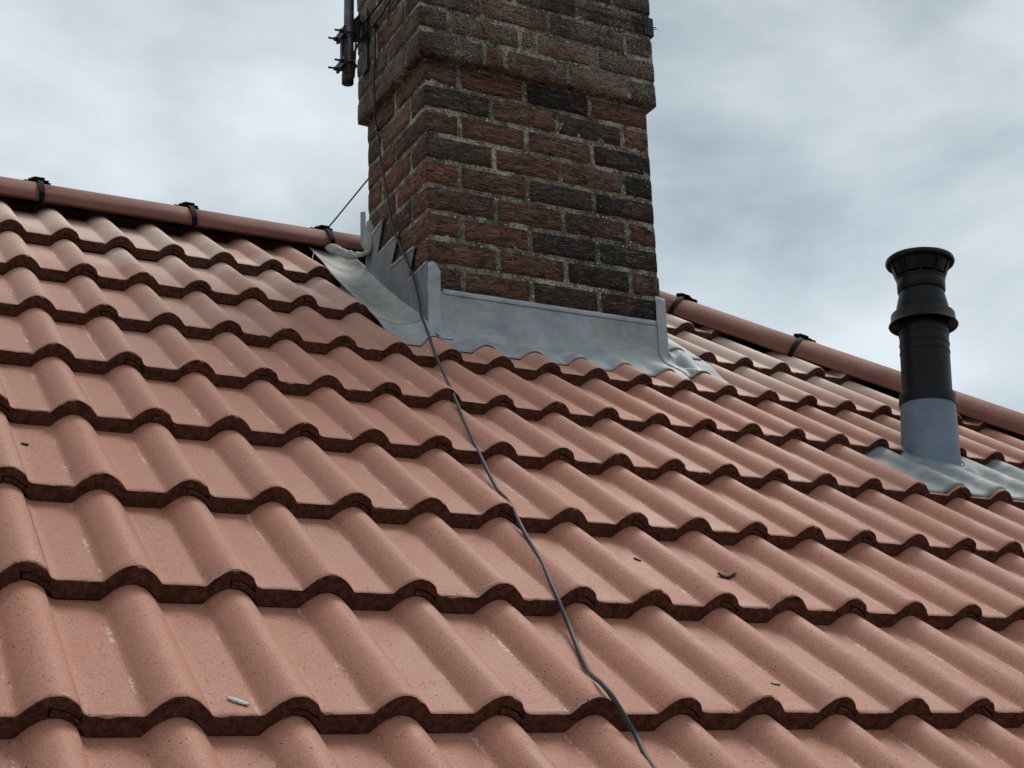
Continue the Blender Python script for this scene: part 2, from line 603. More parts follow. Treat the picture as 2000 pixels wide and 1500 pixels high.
def tile_mesh(seed, length=0.42):
    rnd = random.Random(seed)
    U = []            # (u, top, bottom)
    lip, seam = 0.0742, 0.3345

    def add(u, t, b):
        U.append((u, t, b))

    us = [0.037 + (lip + 0.0006 - 0.037) * i / 6 for i in range(7)]
    for u in us:
        add(u, prof(u) + 0.0120, prof(u) + 0.0015)
    u = lip + 0.0007
    add(u, TH + prof(u) * 0.40, prof(u) + 0.0015)
    x = [0.0765, 0.0795, 0.084, 0.092, 0.104, 0.116, 0.128, 0.139, 0.1465, 0.15]
    x += [0.15 + 0.083 * i / 18 for i in range(1, 19)]
    x += [0.236, 0.246, 0.258, 0.27, 0.282, 0.292, 0.2975, 0.30]
    x += [0.30 + 0.083 * i / 18 for i in range(1, 8)]
    for u in x:
        t = prof(u) * (0.40 if u < 0.084 else 1.0)
        add(u, TH + t, prof(u) + 0.0015)
    add(seam, TH + prof(seam), prof(seam) + 0.0015)
    for i in range(9):
        u = seam + 0.0002 + (0.3 + lip - seam - 0.0002) * i / 8
        # rounded end of the overlapping lip
        e = sstep(u, 0.3 + lip - 0.004, 0.3 + lip)
        add(u, TH + prof(u) - e * 0.005, prof(u) + 0.0134 + e * 0.003)
    nU = len(U)
    slope = TH / G
    V, F, MI = [], [], []
    ph = rnd.uniform(0, 100)

    def j(u, k, s=1.0):
        return s * (nz(u * 210 + ph, k * 3.1, ph) * 0.0014 + nz(u * 45 + ph, k * 1.3, 5.0) * 0.0016)

    chip = [max(0.0, nz(u * 70 + ph * 3, 7.7) - 0.30) * 0.010 for u, _, _ in U]
    secs = [(0.055, 'b'), (0.0, 'b'), (0.0, 0.25), (0.0, 0.5), (0.0, 0.75), (0.0005, 't0'), (0.0022, 't1'), (0.012, 't'), (0.10, 't'), (0.22, 't'), (length, 't')]
    for si, (vv, kind) in enumerate(secs):
        for i, (u, t, b) in enumerate(U):
            if kind == 'b':
                y, z = vv, b
                if vv == 0.0:
                    y += abs(j(u, 1))
                    z += abs(j(u, 2)) * 0.5
            elif kind == 't':
                y, z = vv, t + (nz(u * 9 + ph, vv * 7, 1.0) * 0.0009)
            elif kind == 't0':
                y, z = j(u, 3) + chip[i] * 0.6, t - 0.0020 - chip[i]
            elif kind == 't1':
                y, z = vv + j(u, 3) * 0.6 + chip[i] * 0.8, t - 0.0003 - chip[i] * 0.4
            else:
                y, z = j(u, kind * 9, 1.5), b + (t - b - 0.002) * kind
            V.append((u, y, z - max(0, y) * slope))
    n = len(secs)
    for s in range(n - 1):
        for i in range(nU - 1):
            F.append((s * nU + i, s * nU + i + 1, (s + 1) * nU + i + 1, (s + 1) * nU + i))
            MI.append(0 if s >= 5 and i >= 7 else 1)
    # back skin so that the tile is closed
    b0 = len(V)
    for i, (u, t, b) in enumerate(U):
        V.append((u, length, b - length * slope))
    for i in range(nU - 1):
        F.append((i, b0 + i, b0 + i + 1, i + 1))
        MI.append(1)
        F.append(((n - 1) * nU + i, (n - 1) * nU + i + 1, b0 + i + 1, b0 + i))
        MI.append(1)
    for i in (0, nU - 1):
        ring = [s * nU + i for s in range(n)] + [b0 + i]
        F.append(tuple(ring if i else ring[::-1]))
        MI.append(1)
    me = bpy.data.meshes.new('roof_tile')
    me.from_pydata(V, [], F)
    me.materials.append(TILE)
    me.materials.append(EDGE)
    me.polygons.foreach_set('use_smooth', [True] * len(F))
    me.polygons.foreach_set('material_index', MI)
    me.update()
    me.set_sharp_from_angle(angle=radians(42))
    return me


TM = [tile_mesh(11 + s) for s in range(7)]
TM_TOP = [tile_mesh(50 + s, 0.405) for s in range(4)]
rt = random.Random(4)
HIPSUM = XH + YR - 0.030            # a + CP*b at which the tiles are cut under the hip


def cut_copy(me, M, lim, no=None):
    bm = bmesh.new()
    bm.from_mesh(me)
    co = Vector((lim, 0, 0))
    no = (no or Vector((1, CP, 0))).normalized()
    inv = M.inverted()
    bmesh.ops.bisect_plane(bm, geom=bm.verts[:] + bm.edges[:] + bm.faces[:], dist=1e-5,
                           plane_co=inv @ co, plane_no=(inv.to_3x3() @ no), clear_outer=True)
    m2 = bpy.data.meshes.new('roof_tile')
    bm.to_mesh(m2)
    bm.free()
    for m in (TILE, EDGE):
        m2.materials.append(m)
    m2.set_sharp_from_angle(angle=radians(42))
    return m2


for jr in range(-2, 8):
    b = front(jr)
    L = 0.405 if jr == 7 else 0.42
    for k in range(-4, 18):
        a = 0.3 * k
        if a > 3.0 + b * 1.05:
            continue
        if jr in (6, 7) and k in (4, 5):
            continue
        if a + 0.03 + CP * b > HIPSUM:
            continue
        me = rt.choice(TM_TOP if jr == 7 else TM)
        Ml = Matrix.Translation((a + rt.uniform(-.0006, .0006), b + rt.uniform(-.0025, .0025), rt.uniform(-.0003, .0009))) @ Matrix.Rotation(rt.uniform(-.0016, .0016), 4, 'Z')
        if a + 0.38 + CP * (b + L) > HIPSUM:
            me = cut_copy(me, Ml, HIPSUM)
            if len(me.vertices) < 12:
                continue
        if jr in (6, 7) and k == 3:
            me = cut_copy(me, Ml, 1.150 if jr == 6 else 1.163, Vector((1, 0, 0)))
        o = bpy.data.objects.new('roof_tile', me)
        link(o, roof)
        o.matrix_local = ROOF_M @ Ml

# deck of underlay beneath the tiles, on the three slopes
AP = YR / CP


def deck():
    d = -0.03
    pk = Vector((XH, YR, YR * tan(PITCH) - 0.04))
    lf = Vector((-1.15, YR, YR * tan(PITCH) - 0.04))
    e0, e1 = rw(-1.15, -1.1, -0.05), rw(XH + YR + 0.9, -1.1, -0.05)
    bk0 = Vector((-1.15, 2 * YR - e0.y, e0.z))
    bk1 = Vector((e1.x, 2 * YR - e1.y, e1.z))
    V = [e0, e1, pk, lf, bk0, bk1]
    F = [(0, 1, 2, 3), (3, 2, 5, 4), (1, 5, 2)]
    return mesh_obj('roof_underlay', V, F, DECK, roof, False)


deck()


# ridge and hip tiles: half-round caps with a flat lower rim, clips over each joint
def cap_mesh(length, seed):
    rnd = random.Random(seed)
    r, t = 0.122, 0.018
    ang = [radians(-66 + 132 * i / 20) for i in range(21)]
    outer = [(r * sin(a), r * cos(a) - 0.001) for a in ang]
    x_, z_ = outer[0]
    outer = [(x_ - 0.001, z_ - 0.020)] + outer + [(-x_ + 0.001, z_ - 0.020)]
    inner = [((abs(p[0]) - t) * (1 if p[0] > 0 else -1), p[1] - (0.012 if 0 < i < len(outer) - 1 else 0)) for i, p in enumerate(outer)]
    inner = [((r - t) * sin(a), (r - t) * cos(a)) for a in ang]
    inner = [(outer[0][0] + t, outer[0][1])] + inner + [(outer[-1][0] - t, outer[-1][1])]
    ring = outer + inner[::-1]
    n = len(ring)
    xs = [0, 0.003, 0.12, 0.26, length - 0.003, length]
    V, F = [], []
    ph = rnd.uniform(0, 50)
    for i, x in enumerate(xs):
        sc = 0.985 if i in (0, len(xs) - 1) else 1.0
        for y, z in ring:
            q = 1 + 0.006 * nz(x * 5 + ph, y * 9, z * 9)
            V.append((x, y * sc * q, z * q - (1 - sc) * 0.1))
    for i in range(len(xs) - 1):
        for k in range(n):
            k2 = (k + 1) % n
            F.append((i * n + k, (i + 1) * n + k, (i + 1) * n + k2, i * n + k2))
    F.append(tuple(range(n)))
    F.append(tuple((len(xs) - 1) * n + k for k in range(n))[::-1])
    me = bpy.data.meshes.new('ridge_tile')
    me.from_pydata(V, [], F)
    me.materials.append(RIDGE)
    me.polygons.foreach_set('use_smooth', [True] * len(F))
    bm = bmesh.new()
    bm.from_mesh(me)
    bmesh.ops.recalc_face_normals(bm, faces=bm.faces[:])
    bm.to_mesh(me)
    bm.free()
    me.set_sharp_from_angle(angle=radians(35))
    return me


def clip_mesh():
    """strap bent over the joint with a cross-shaped head on top"""
    V, F = [], []
    r = 0.1245
    w = 0.0078
    pts = [(r * sin(radians(a)), r * cos(radians(a)) - 0.001) for a in range(-66, 67, 6)]
    pts = [(pts[0][0] - 0.002, pts[0][1] - 0.028)] + pts + [(pts[-1][0] + 0.002, pts[-1][1] - 0.028)]
    n = len(pts)
    for off in (0.0, 0.0035):
        for i, (y, z) in enumerate(pts):
            l = math.hypot(y, z)
            for x in (-w, w):
                V.append((x, y * (1 + off / l), z * (1 + off / l)))
    for i in range(n - 1):
        a, b = 2 * i, 2 * i + 2
        c = 2 * n
        F += [(a, a + 1, b + 1, b)[::-1], (c + a, c + a + 1, c + b + 1, c + b), (a, b, c + b, c + a), (a + 1, c + a + 1, c + b + 1, b + 1)]
    for cx0, cx1, cy0, cy1, z0, z1 in ((-0.030, 0.030, -0.036, -0.012, 0.1190, 0.1270), (-0.030, 0.030, 0.012, 0.036, 0.1190, 0.1270),
                                       (-0.016, 0.016, -0.046, 0.046, 0.1200, 0.1300), (-0.040, 0.040, -0.010, 0.010, 0.1230, 0.1320),
                                       (-0.010, 0.010, -0.012, 0.012, 0.1320, 0.1390), (-0.024, -0.016, -0.05, 0.05, 0.1165, 0.1250)):
        b0 = len(V)
        V += box_verts(cx0, cx1, cy0, cy1, z0, z1)
        F += [tuple(b0 + i for i in f) for f in BOX_F]
    me = bpy.data.meshes.new('ridge_clip')
    me.from_pydata([tuple(v) for v in V], [], F)
    me.materials.append(CLIPM)
    return me


CAPS = [cap_mesh(0.453, s) for s in range(4)]
CLIP = clip_mesh()
ridgeZ = YR * tan(PITCH) - 0.043
PIT = 0.4575


def cap_row(name, p0, dirv, spans, seed0):
    dirv = dirv.normalized()
    side = Vector((0, 0, 1)).cross(dirv).normalized()
    up = dirv.cross(side)
    rm = Matrix((dirv, side, up)).transposed().to_4x4()
    rr = random.Random(seed0)
    for i, (s0, clip_at) in enumerate(spans):
        o = bpy.data.objects.new(name, rr.choice(CAPS))
        link(o, roof)
        o.matrix_local = Matrix.Translation(p0 + dirv * s0 + up * rr.uniform(-.002, .002) + side * rr.uniform(-.002, .002)) @ rm @ Matrix.Rotation(rr.uniform(-.006, .006), 4, 'Y') @ Matrix.Rotation(rr.uniform(-.005, .005), 4, 'Z')
        if clip_at:
            c = bpy.data.objects.new('ridge_clip', CLIP)
            link(c, o)
            c.matrix_local = Matrix.Translation((0.456 + rr.uniform(-.001, .003), 0, 0.0005))


# joints of the ridge at x = 0.29, 0.75, 1.21
cap_row('ridge_tile', Vector((0.016, YR, ridgeZ)), Vector((1, 0, 0)),
        [(-1.557, 1), (-1.0945, 1), (-0.632, 1), (-0.1695, 1), (0.293, 1), (0.7555, 1), (1.218, 1), (1.68, 1), (2.05, 0)], 3)
hipdir = Vector((1, -1, -tan(PITCH)))
HIP0 = 0.297
cap_row('hip_tile', Vector((XH, YR, ridgeZ + 0.016)), hipdir,
        [(HIP0 - 0.915, 0), (HIP0 - 0.4575, 1)] + [(HIP0 + i * 0.4575, 1) for i in range(5)], 8)

# black dry-ridge membrane dressed from under the caps on to the top course
rows = []
for i in range(150):
    a = -1.2 + i * 0.0245
    if a > XH + 0.1:
        break
    rows.append([Vector((a, YR - 0.01, ridgeZ + 0.075)), Vector((a, YR - 0.05, ridgeZ + 0.058)),
                 rw(a, AP - 0.055, 0.055), rw(a, AP - 0.060, surf(a, AP - 0.06) * 0.85 + 0.008), rw(a, AP - 0.068, surf(a, AP - 0.068) + 0.003)])
sheet('ridge_membrane', rows, STRIP, roof, 0.002)
rows = []
for i in range(130):
    d = -0.05 + i * 0.02
    a0, y0 = XH + d, YR - d
    b0 = y0 / CP

    def hp(off, n):
        # off: distance away from the hip line, in plan, towards the slope in view
        a, y = a0 - off / 1.4142, y0 - off / 1.4142
        b = y / CP
        return rw(a, b, n if n is not None else (surf(a, b) + 0.004))
    rows.append([hp(0.0, 0.075), hp(0.025, 0.062), hp(0.040, 0.055), hp(0.046, 0.050), hp(0.054, None)])
sheet('hip_membrane', rows, STRIP, roof, 0.002)

# ------------------------------------------------------------------ chimney
chim = thing('brick_chimney', 'weathered dark red brick chimney stack with a projecting head above the ridge', 'chimney', (0, 0, 0))
JT = 0.0155
RED, DRK, BLK, ORG, BRN, PNK = (0.195, 0.078, 0.052), (0.088, 0.052, 0.040), (0.020, 0.019, 0.020), (0.245, 0.098, 0.055), (0.145, 0.070, 0.049), (0.235, 0.125, 0.092)
rb = random.Random(21)


def brick(x0, x1, y0, y1, z0, z1, col):
    h = JT / 2
    x0 += h * (x0 > OX0 + .01)
    x1 -= h * (x1 < OX1 - .01)
    y0 += h * (y0 > OY0 + .01)
    y1 -= h * (y1 < OY1 - .01)
    c = Vector(((x0 + x1) / 2, (y0 + y1) / 2, (z0 + z1) / 2))
    d = Vector(((x1 - x0) / 2, (y1 - y0) / 2, (z1 - z0) / 2 - h))
    n = [max(2, int(2 * q / 0.019)) for q in d]
    n = [min(12, q) for q in n]
    bm = bmesh.new()
    idx = {}
    ph = rb.uniform(0, 100)
    r = 0.0042

    def vert(i, jj, k):
        key = (i, jj, k)
        if key in idx:
            return idx[key]
        p = Vector((-d.x + 2 * d.x * i / n[0], -d.y + 2 * d.y * jj / n[1], -d.z + 2 * d.z * k / n[2]))
        q = Vector((max(-d.x + r, min(d.x - r, p.x)), max(-d.y + r, min(d.y - r, p.y)), max(-d.z + r, min(d.z - r, p.z))))
        o_ = p - q
        if o_.length > 1e-6:
            p = q + o_.normalized() * r
        w = p * 55
        p += Vector((nz(w.x + ph, w.y, w.z), nz(w.x, w.y + ph, w.z), nz(w.x, w.y, w.z + ph))) * 0.0015
        w = p * 17
        p += Vector((nz(w.x + ph, w.y, 3), nz(w.x, w.y + ph, 5), nz(w.x, 9, w.z + ph))) * 0.0014
        idx[key] = bm.verts.new(p)
        return idx[key]

    for ax in range(3):
        u, v = [q for q in range(3) if q != ax]
        for s in (0, n[ax]):
            for i in range(n[u]):
                for k in range(n[v]):
                    f = []
                    for di, dk in ((0, 0), (1, 0), (1, 1), (0, 1)):
                        t = [0, 0, 0]
                        t[ax] = s
                        t[u] = i + di
                        t[v] = k + dk
                        f.append(vert(*t))
                    bm.faces.new(f)
    bmesh.ops.recalc_face_normals(bm, faces=bm.faces[:])
    me = bpy.data.meshes.new('brick')
    bm.to_mesh(me)
    bm.free()
    me.materials.append(BRICK)
    me.polygons.foreach_set('use_smooth', [True] * len(me.polygons))
    o = bpy.data.objects.new('brick', me)
    link(o, chim)
    o.location = c + Vector((rb.uniform(-.001, .001), rb.uniform(-.0012, .0012), rb.uniform(-.0008, .0008)))
    o.rotation_euler = (rb.uniform(-.003, .003), rb.uniform(-.003, .003), rb.uniform(-.005, .005))
    k = rb.uniform(0.85, 1.18)
    o.color = (col[0] * k, col[1] * k, col[2] * k, 1)
    return o


def course(kind, joints, z0, z1, front_cols):
    """one course of the ring; kind A shows a header at the left end of the front, kind B a stretcher"""
    w, dp = OX1 - OX0, OY1 - OY0
    hd = 0.113
    R = []
    fx = [0.0] + joints + [w]
    m = len(fx) - 1
    rest = [RED, BRN, DRK, BRN, RED, DRK, PNK]
    for i in range(m):
        y1 = hd
        if i == 0 and kind == 'A':
            y1 = dp / 2
        if i == m - 1 and kind == 'B':
            y1 = dp / 2
        R.append((fx[i], fx[i + 1], 0, y1, front_cols[i % len(front_cols)]))
    if kind == 'A':
        R.append((0, joints[0], dp / 2, dp, rb.choice(rest)))
        R.append((w - hd, w, hd, hd + 0.227, rb.choice(rest)))
        R.append((w - 0.227, w, hd + 0.227, dp, rb.choice(rest)))
        xs = [joints[0], joints[0] + 0.227, w - 0.227]
    else:
        R.append((0, hd, hd, hd + 0.227, rb.choice(rest)))
        R.append((0, joints[0], hd + 0.227, dp, rb.choice(rest)))
        R.append((w - hd, w, dp / 2, dp, rb.choice(rest)))
        xs = [joints[0], joints[0] + 0.23, w - hd]
    for i in range(len(xs) - 1):
        R.append((xs[i], xs[i + 1], dp - hd, dp, rb.choice(rest)))
    for x0, x1, y0, y1, c in R:
        brick(OX0 + x0, OX0 + x1, OY0 + y0, OY0 + y1, z0, z1, c)


OX0, OX1, OY0, OY1 = X0, X1, Y0, Y1
SH = [('A', [.115, .341, .577], [BRN, RED, BLK, RED]),
      ('B', [.222, .452, .693], [DRK, PNK, DRK, ORG]),
      ('A', [.114, .341, .576], [DRK, RED, PNK, BLK]),
      ('B', [.226, .456, .685], [DRK, RED, PNK, BLK]),
      ('A', [.107, .339, .572], [ORG, BRN, DRK, BLK]),
      ('B', [.226, .459, .687], [BRN, BRN, DRK, BRN]),
      ('A', [.111, .337, .574], [RED, RED, BLK, BLK]),
      ('B', [.228, .459, .689], [ORG, RED, BLK, BRN]),
      ('A', [.111, .337, .570], [BRN, RED, DRK, BLK]),
      ('B', [.226, .456, .687], [BRN, RED, DRK, BRN]),
      ('A', [.111, .337, .570], [BRN, RED, DRK, BRN])]
for r_, (kd, jn, fc) in enumerate(SH):
    zt = CZ + BH * (1 - r_)
    course(kd, jn, zt - BH, zt, fc)
OX0, OX1, OY0, OY1 = X0 - CB, X1 + CB, Y0 - CB, Y1 + CB
CO = [('B', [.221, .290, .514, .738], [DRK, RED, BRN, PNK, DRK]),
      ('A', [.102, .345, .400, .625], [DRK, BRN, RED, PNK, DRK]),
      ('B', [.214, .450, .736], [DRK, RED, DRK, DRK]),
      ('A', [.105, .330, .560], [BRN, BRN, DRK, DRK]),
      ('B', [.22, .45, .70], [BRN, DRK, DRK, DRK]),
      ('A', [.11, .34, .57], [BRN, RED, DRK, DRK]),
      ('B', [.22, .45, .70], [BRN, DRK, RED, DRK])]
for r_, (kd, jn, fc) in enumerate(CO):
    zb = CZ + BH * (1 + r_)
    course(kd, jn, zb - (JT * 0.5 if r_ == 0 else 0), zb + BH, fc)


def mortar_core(x0, x1, y0, y1, z0, z1, seed):
    st = 0.0095
    n = [int((x1 - x0) / st), int((y1 - y0) / st), int((z1 - z0) / st)]
    lo, hi = (x0, y0, z0), (x1, y1, z1)
    V, F, idx = [], [], {}

    def vert(t):
        t = tuple(t)
        if t in idx:
            return idx[t]
        p = Vector([lo[q] + (hi[q] - lo[q]) * t[q] / n[q] for q in range(3)])
        w = p * 48
        a = noise.noise_vector(w + Vector((seed, 0, 0))) * 0.0020 + noise.noise_vector(p * 13 + Vector((seed, 4, 0))) * 0.0014
        if t[2] in (0, n[2]):
            a.z *= 0.3
        idx[t] = len(V)
        V.append(p + a)
        return idx[t]

    for ax in range(3):
        u, v = [q for q in range(3) if q != ax]
        for s in (0, n[ax]):
            for i in range(n[u]):
                for k in range(n[v]):
                    f = []
                    for di, dk in ((0, 0), (1, 0), (1, 1), (0, 1)):
                        t = [0, 0, 0]
                        t[ax] = s
                        t[u] = i + di
                        t[v] = k + dk
                        f.append(vert(t))
                    if (ax == 1) == (s == 0):
                        F.append(tuple(f))
                    else:
                        F.append(tuple(f[::-1]))
    return V, F


V, F = mortar_core(X0 + .0032, X1 - .0032, Y0 + .0032, Y1 - .0032, CZ - BH * 10, CZ + BH + 0.020, 1.0)
V2, F2 = mortar_core(X0 - CB + .0034, X1 + CB - .0034, Y0 - CB + .0034, Y1 + CB - .0034, CZ + BH + 0.010, CZ + BH * 8, 9.0)
k0 = len(V)
V += V2
F += [tuple(k0 + i for i in f) for f in F2]
mo = mesh_obj('mortar', V, F, MORTAR, chim)
bm = bmesh.new()
bm.from_mesh(mo.data)
bmesh.ops.recalc_face_normals(bm, faces=bm.faces[:])
bm.to_mesh(mo.data)
bm.free()

# a crust of yellow lichen on the lowest course of the head
YEL = plain('yellow_lichen', (0.42, 0.38, 0.05), 0.95, 0.2, 0, 0.4, 200, 0.5)
V, F = [], []
rl = random.Random(3)
for i in range(16):
    cx, cz = 1.378 + rl.gauss(0, 0.006), 2.0965 + rl.gauss(0, 0.0045)
    b0 = len(V)
    rr = rl.uniform(.002, .005)
    V.append((cx, Y0 - CB - 0.004, cz))
    for k in range(7):
        q = rr * rl.uniform(.7, 1.2)
        V.append((cx + q * cos(k * 2 * pi / 7), Y0 - CB + 0.001, cz + q * sin(k * 2 * pi / 7)))
    F += [(b0, b0 + 1 + k, b0 + 1 + (k + 1) % 7) for k in range(7)]
mesh_obj('lichen', V, F, YEL, chim)

# ------------------------------------------------------------------ lead flashing round the foot of the stack
fl = thing('lead_flashing', 'grey lead flashing dressed round the foot of the brick chimney', 'flashing')
TP = tan(PITCH)


def roofz(y, n=0.0):
    return TP * y + n / CP


def apron_pt(x, t, lift=0.0, bend=1.83, ztop=None):
    """t 0..1: down the upstand, round the fold and out over the tiles"""
    yw = Y0 - 0.006 - lift
    zt = ztop if ztop is not None else 1.318
    zk = roofz(Y0) + 0.075
    b_end = bend + 0.006 * nz(x * 9, 3.0)
    nE = surf(x, b_end) + 0.0035 + lift
    E = rw(x, b_end, nE)
    if t < 0.4:
        q = t / 0.4
        return Vector((x, yw - 0.003 * sstep(q, 0, .12) * 0 + 0.0015 * nz(x * 12, q * 4), zt + (zk - zt) * q))
    q = (t - 0.4) / 0.6
    W1 = Vector((x, yw, zk))
    C1 = Vector((x, yw - 0.006, zk - 0.065))
    b_m = 1.915
    C2 = rw(x, b_m, 0.043 + 0.55 * prof(x) + 0.004 * nz(x * 10, 1.0) + lift)
    p = W1 * (1 - q) ** 3 + C1 * 3 * q * (1 - q) ** 2 + C2 * 3 * q * q * (1 - q) + E * q ** 3
    return p


rows = []
xa, xb_ = X0 - 0.004, X1 + 0.006
NX = 110
for i in range(NX + 1):
    x = xa + (xb_ - xa) * i / NX
    rows.append([apron_pt(x, k / 26) for k in range(27)])
sheet('apron', rows, LEAD, fl, 0.0022)
# dressed top edge turned into the bed joint
pth = [Vector((X0 + 0.04 + (X1 - 0.022 - X0 - 0.04) * i / 30, Y0 - 0.0055, 1.3195 + 0.0012 * nz(i * 0.6, 2.0))) for i in range(31)]
rows = [[p + Vector((0, 0.012, 0.008)), p + Vector((0, 0.002, 0.007)), p + Vector((0, -0.003, 0.002)), p + Vector((0, -0.004, -0.008)), p + Vector((0, -0.002, -0.011))] for p in pth]
sheet('apron_fold', rows, LEAD_EDGE, fl, 0.0018)

# corner pieces on the front: left one with a clipped head, right one sweeping out over the tiles
rows = []
for i in range(9):
    u = i / 8
    col_ = []
    for k in range(25):
        t = k / 24 * 0.80
        x = (X0 - 0.008) + (1.310 - X0 + 0.008) * u + 0.006 * sstep(t, .3, .8) * (2 * u - 0.6) + 0.002 * nz(t * 9, u * 2)
        zt = 1.404 - 0.026 * max(0, u - 0.45) / 0.55 - 0.008 * max(0, 0.3 - u) / 0.3
        p = apron_pt(x, t, 0.004 + 0.002 * nz(u * 3, t * 14, 4.0), 1.84, zt)
        col_.append(p)
    rows.append(col_)
sheet('corner_piece', rows, LEAD_EDGE, fl, 0.0022)
rows = []
for i in range(13):
    u = i / 12
    col_ = []
    for k in range(29):
        t = k / 28
        xl = 2.046 + 0.040 * sstep(t, .45, 1.0)
        xr = 2.0805 + 0.045 * sstep(t, .50, 1.0)
        x = xl + (xr - xl) * u + 0.0015 * nz(t * 9, u * 2, 6)
        p = apron_pt(x, t, 0.004 + 0.0018 * nz(u * 3, t * 14, 8.0), 1.862, 1.408 - 0.006 * u)
        col_.append(p)
    rows.append(col_)
sheet('corner_piece', rows, LEAD_EDGE, fl, 0.0022)


# side sheets over the tiles, lapped in lengths
def left_n(a, b):
    w = sstep(b, 1.86, 2.02)
    q = (a - 1.122) / (1.2776 - 1.122)
    env = 0.0365 - 0.012 * sstep(q, 0.05, 0.5) + 0.030 * max(0.0, (q - 0.62) / 0.38) ** 2.2 + 0.002 * nz(a * 14, b * 5, 2.0)
    env += 0.010 * (1 - sstep(b, 2.0, 2.25)) * sstep(q, 0.35, 0.8)
    low = surf(a, b) + 0.004
    return max(low * (1 - w) + env * w, low if b < 2.08 else 0)


def cover(name, a0, a1, b0, b1, fn, lift, mat, edge=0.0, front_wave=None):
    rows_ = []
    na, nb = 34, max(6, int((b1 - b0) / 0.016))
    for i in range(na + 1):
        u = i / na
        r = []
        for k in range(nb + 1):
            v = k / nb
            b = b0 + (b1 - b0) * v
            if front_wave:
                b = b0 + front_wave(a0 + (a1 - a0) * u) * (1 - v) + (b1 - b0) * v
            al = a0 + 0.004 * nz(b * 8, 1.5)
            if callable(edge):
                al += edge(b)
            a = al + (a1 - al) * u
            r.append(rw(a, b, fn(a, b) + lift))
        rows_.append(r)
    return sheet(name, rows_, mat, fl, 0.0022)


def ledge(b):
    return 0.004 + 0.03 * sstep(b, 2.35, 2.8)


fw = lambda a: 0.025 * sstep(1.16 - a, 0, 0.05) + 0.03 * sstep(a, 1.18, 1.24) * (1 - sstep(a, 1.25, 1.29))
cover('cover_sheet', 1.122, X0 - 0.003, 1.832, 2.045, left_n, 0.0, LEAD, ledge, fw)
cover('cover_sheet', 1.122, X0 - 0.003, 2.018, 2.86, left_n, 0.0018, LEAD_PALE, ledge)


def right_n(a, b):
    w = sstep(b, 1.875, 2.0)
    pr_ = (prof(a - 0.010) + prof(a - 0.005) + 2 * prof(a) + prof(a + 0.005) + prof(a + 0.010)) / 6
    env = 0.038 + pr_ * 0.95 + 0.03 * (1 - sstep(a, X1, X1 + 0.05)) * sstep(b, 1.95, 2.0) + 0.002 * nz(a * 12, b * 5, 7)
    return max((surf(a, b) + 0.004) * (1 - w) + env * w, surf(a, b) + 0.0035)


cover('cover_sheet', 2.078, 2.245, 1.866, 2.083, right_n, 0.0, LEAD)
cover('cover_sheet', X1 + 0.003, 2.238, 2.035, 2.74, right_n, 0.0045, LEAD)

# stepped upstand cut in saw teeth against the left side of the stack
PX = X0 - 0.0075
top = [(2.036, 1.628), (1.997, 1.660), (1.892, 1.664), (1.942, 1.565), (1.776, 1.571), (1.834, 1.485), (1.659, 1.480), (1.706, 1.394), (1.592, 1.402), (1.574, 1.400)]


def foot(y):
    return roofz(y, 0.008)


V, F = [], []
for i in range(len(top) - 1):
    (ya, za), (yb, zb) = top[i], top[i + 1]
    if yb > ya:
        continue          # undercut of a tooth: handled by the overlap of its neighbours
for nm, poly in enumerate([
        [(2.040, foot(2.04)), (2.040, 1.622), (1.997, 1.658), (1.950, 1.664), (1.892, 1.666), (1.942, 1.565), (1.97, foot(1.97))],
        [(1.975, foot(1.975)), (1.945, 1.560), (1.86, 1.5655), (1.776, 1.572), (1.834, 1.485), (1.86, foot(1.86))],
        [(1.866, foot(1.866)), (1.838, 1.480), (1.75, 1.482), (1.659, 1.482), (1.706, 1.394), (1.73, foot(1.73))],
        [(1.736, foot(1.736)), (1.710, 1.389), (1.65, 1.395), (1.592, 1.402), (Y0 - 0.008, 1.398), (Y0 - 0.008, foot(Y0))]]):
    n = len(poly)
    x = PX - 0.0006 * (nm % 2)
    bm = bmesh.new()
    vv = [bm.verts.new((x + 0.0012 * nz(y * 20, z * 20), y, z)) for y, z in poly]
    bm.faces.new(vv)
    bmesh.ops.triangulate(bm, faces=bm.faces[:])
    me = bpy.data.meshes.new('step_flashing')
    bm.to_mesh(me)
    bm.free()
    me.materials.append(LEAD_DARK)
    o = bpy.data.objects.new('step_flashing', me)
    link(o, fl)
    s = o.modifiers.new('thickness', 'SOLIDIFY')
    s.thickness = 0.0026
    s.offset = 0
    # fold along the sloping head of the tooth, its highlight painted in lighter lead
    a_, b_ = {0: ((2.02, 1.640), (1.900, 1.662)), 1: ((1.943, 1.562), (1.780, 1.571)), 2: ((1.836, 1.483), (1.664, 1.481)), 3: ((1.708, 1.392), (1.580, 1.401))}[nm]
    pp = [Vector((PX - 0.002 + 0.001 * nz(q * 0.8, nm), a_[0] + (b_[0] - a_[0]) * q / 8, a_[1] + (b_[1] - a_[1]) * q / 8 + 0.0015 * nz(q * 0.9, 4 + nm))) for q in range(9)]
    rws = [[p + Vector((0.010, 0, 0.004)), p + Vector((0.001, 0, 0.004)), p + Vector((-0.001, 0, 0.000)), p + Vector((0.000, 0, -0.007))] for p in pp]
    e_ = sheet('folded_edge', rws, LEAD_EDGE, o, 0.0018)
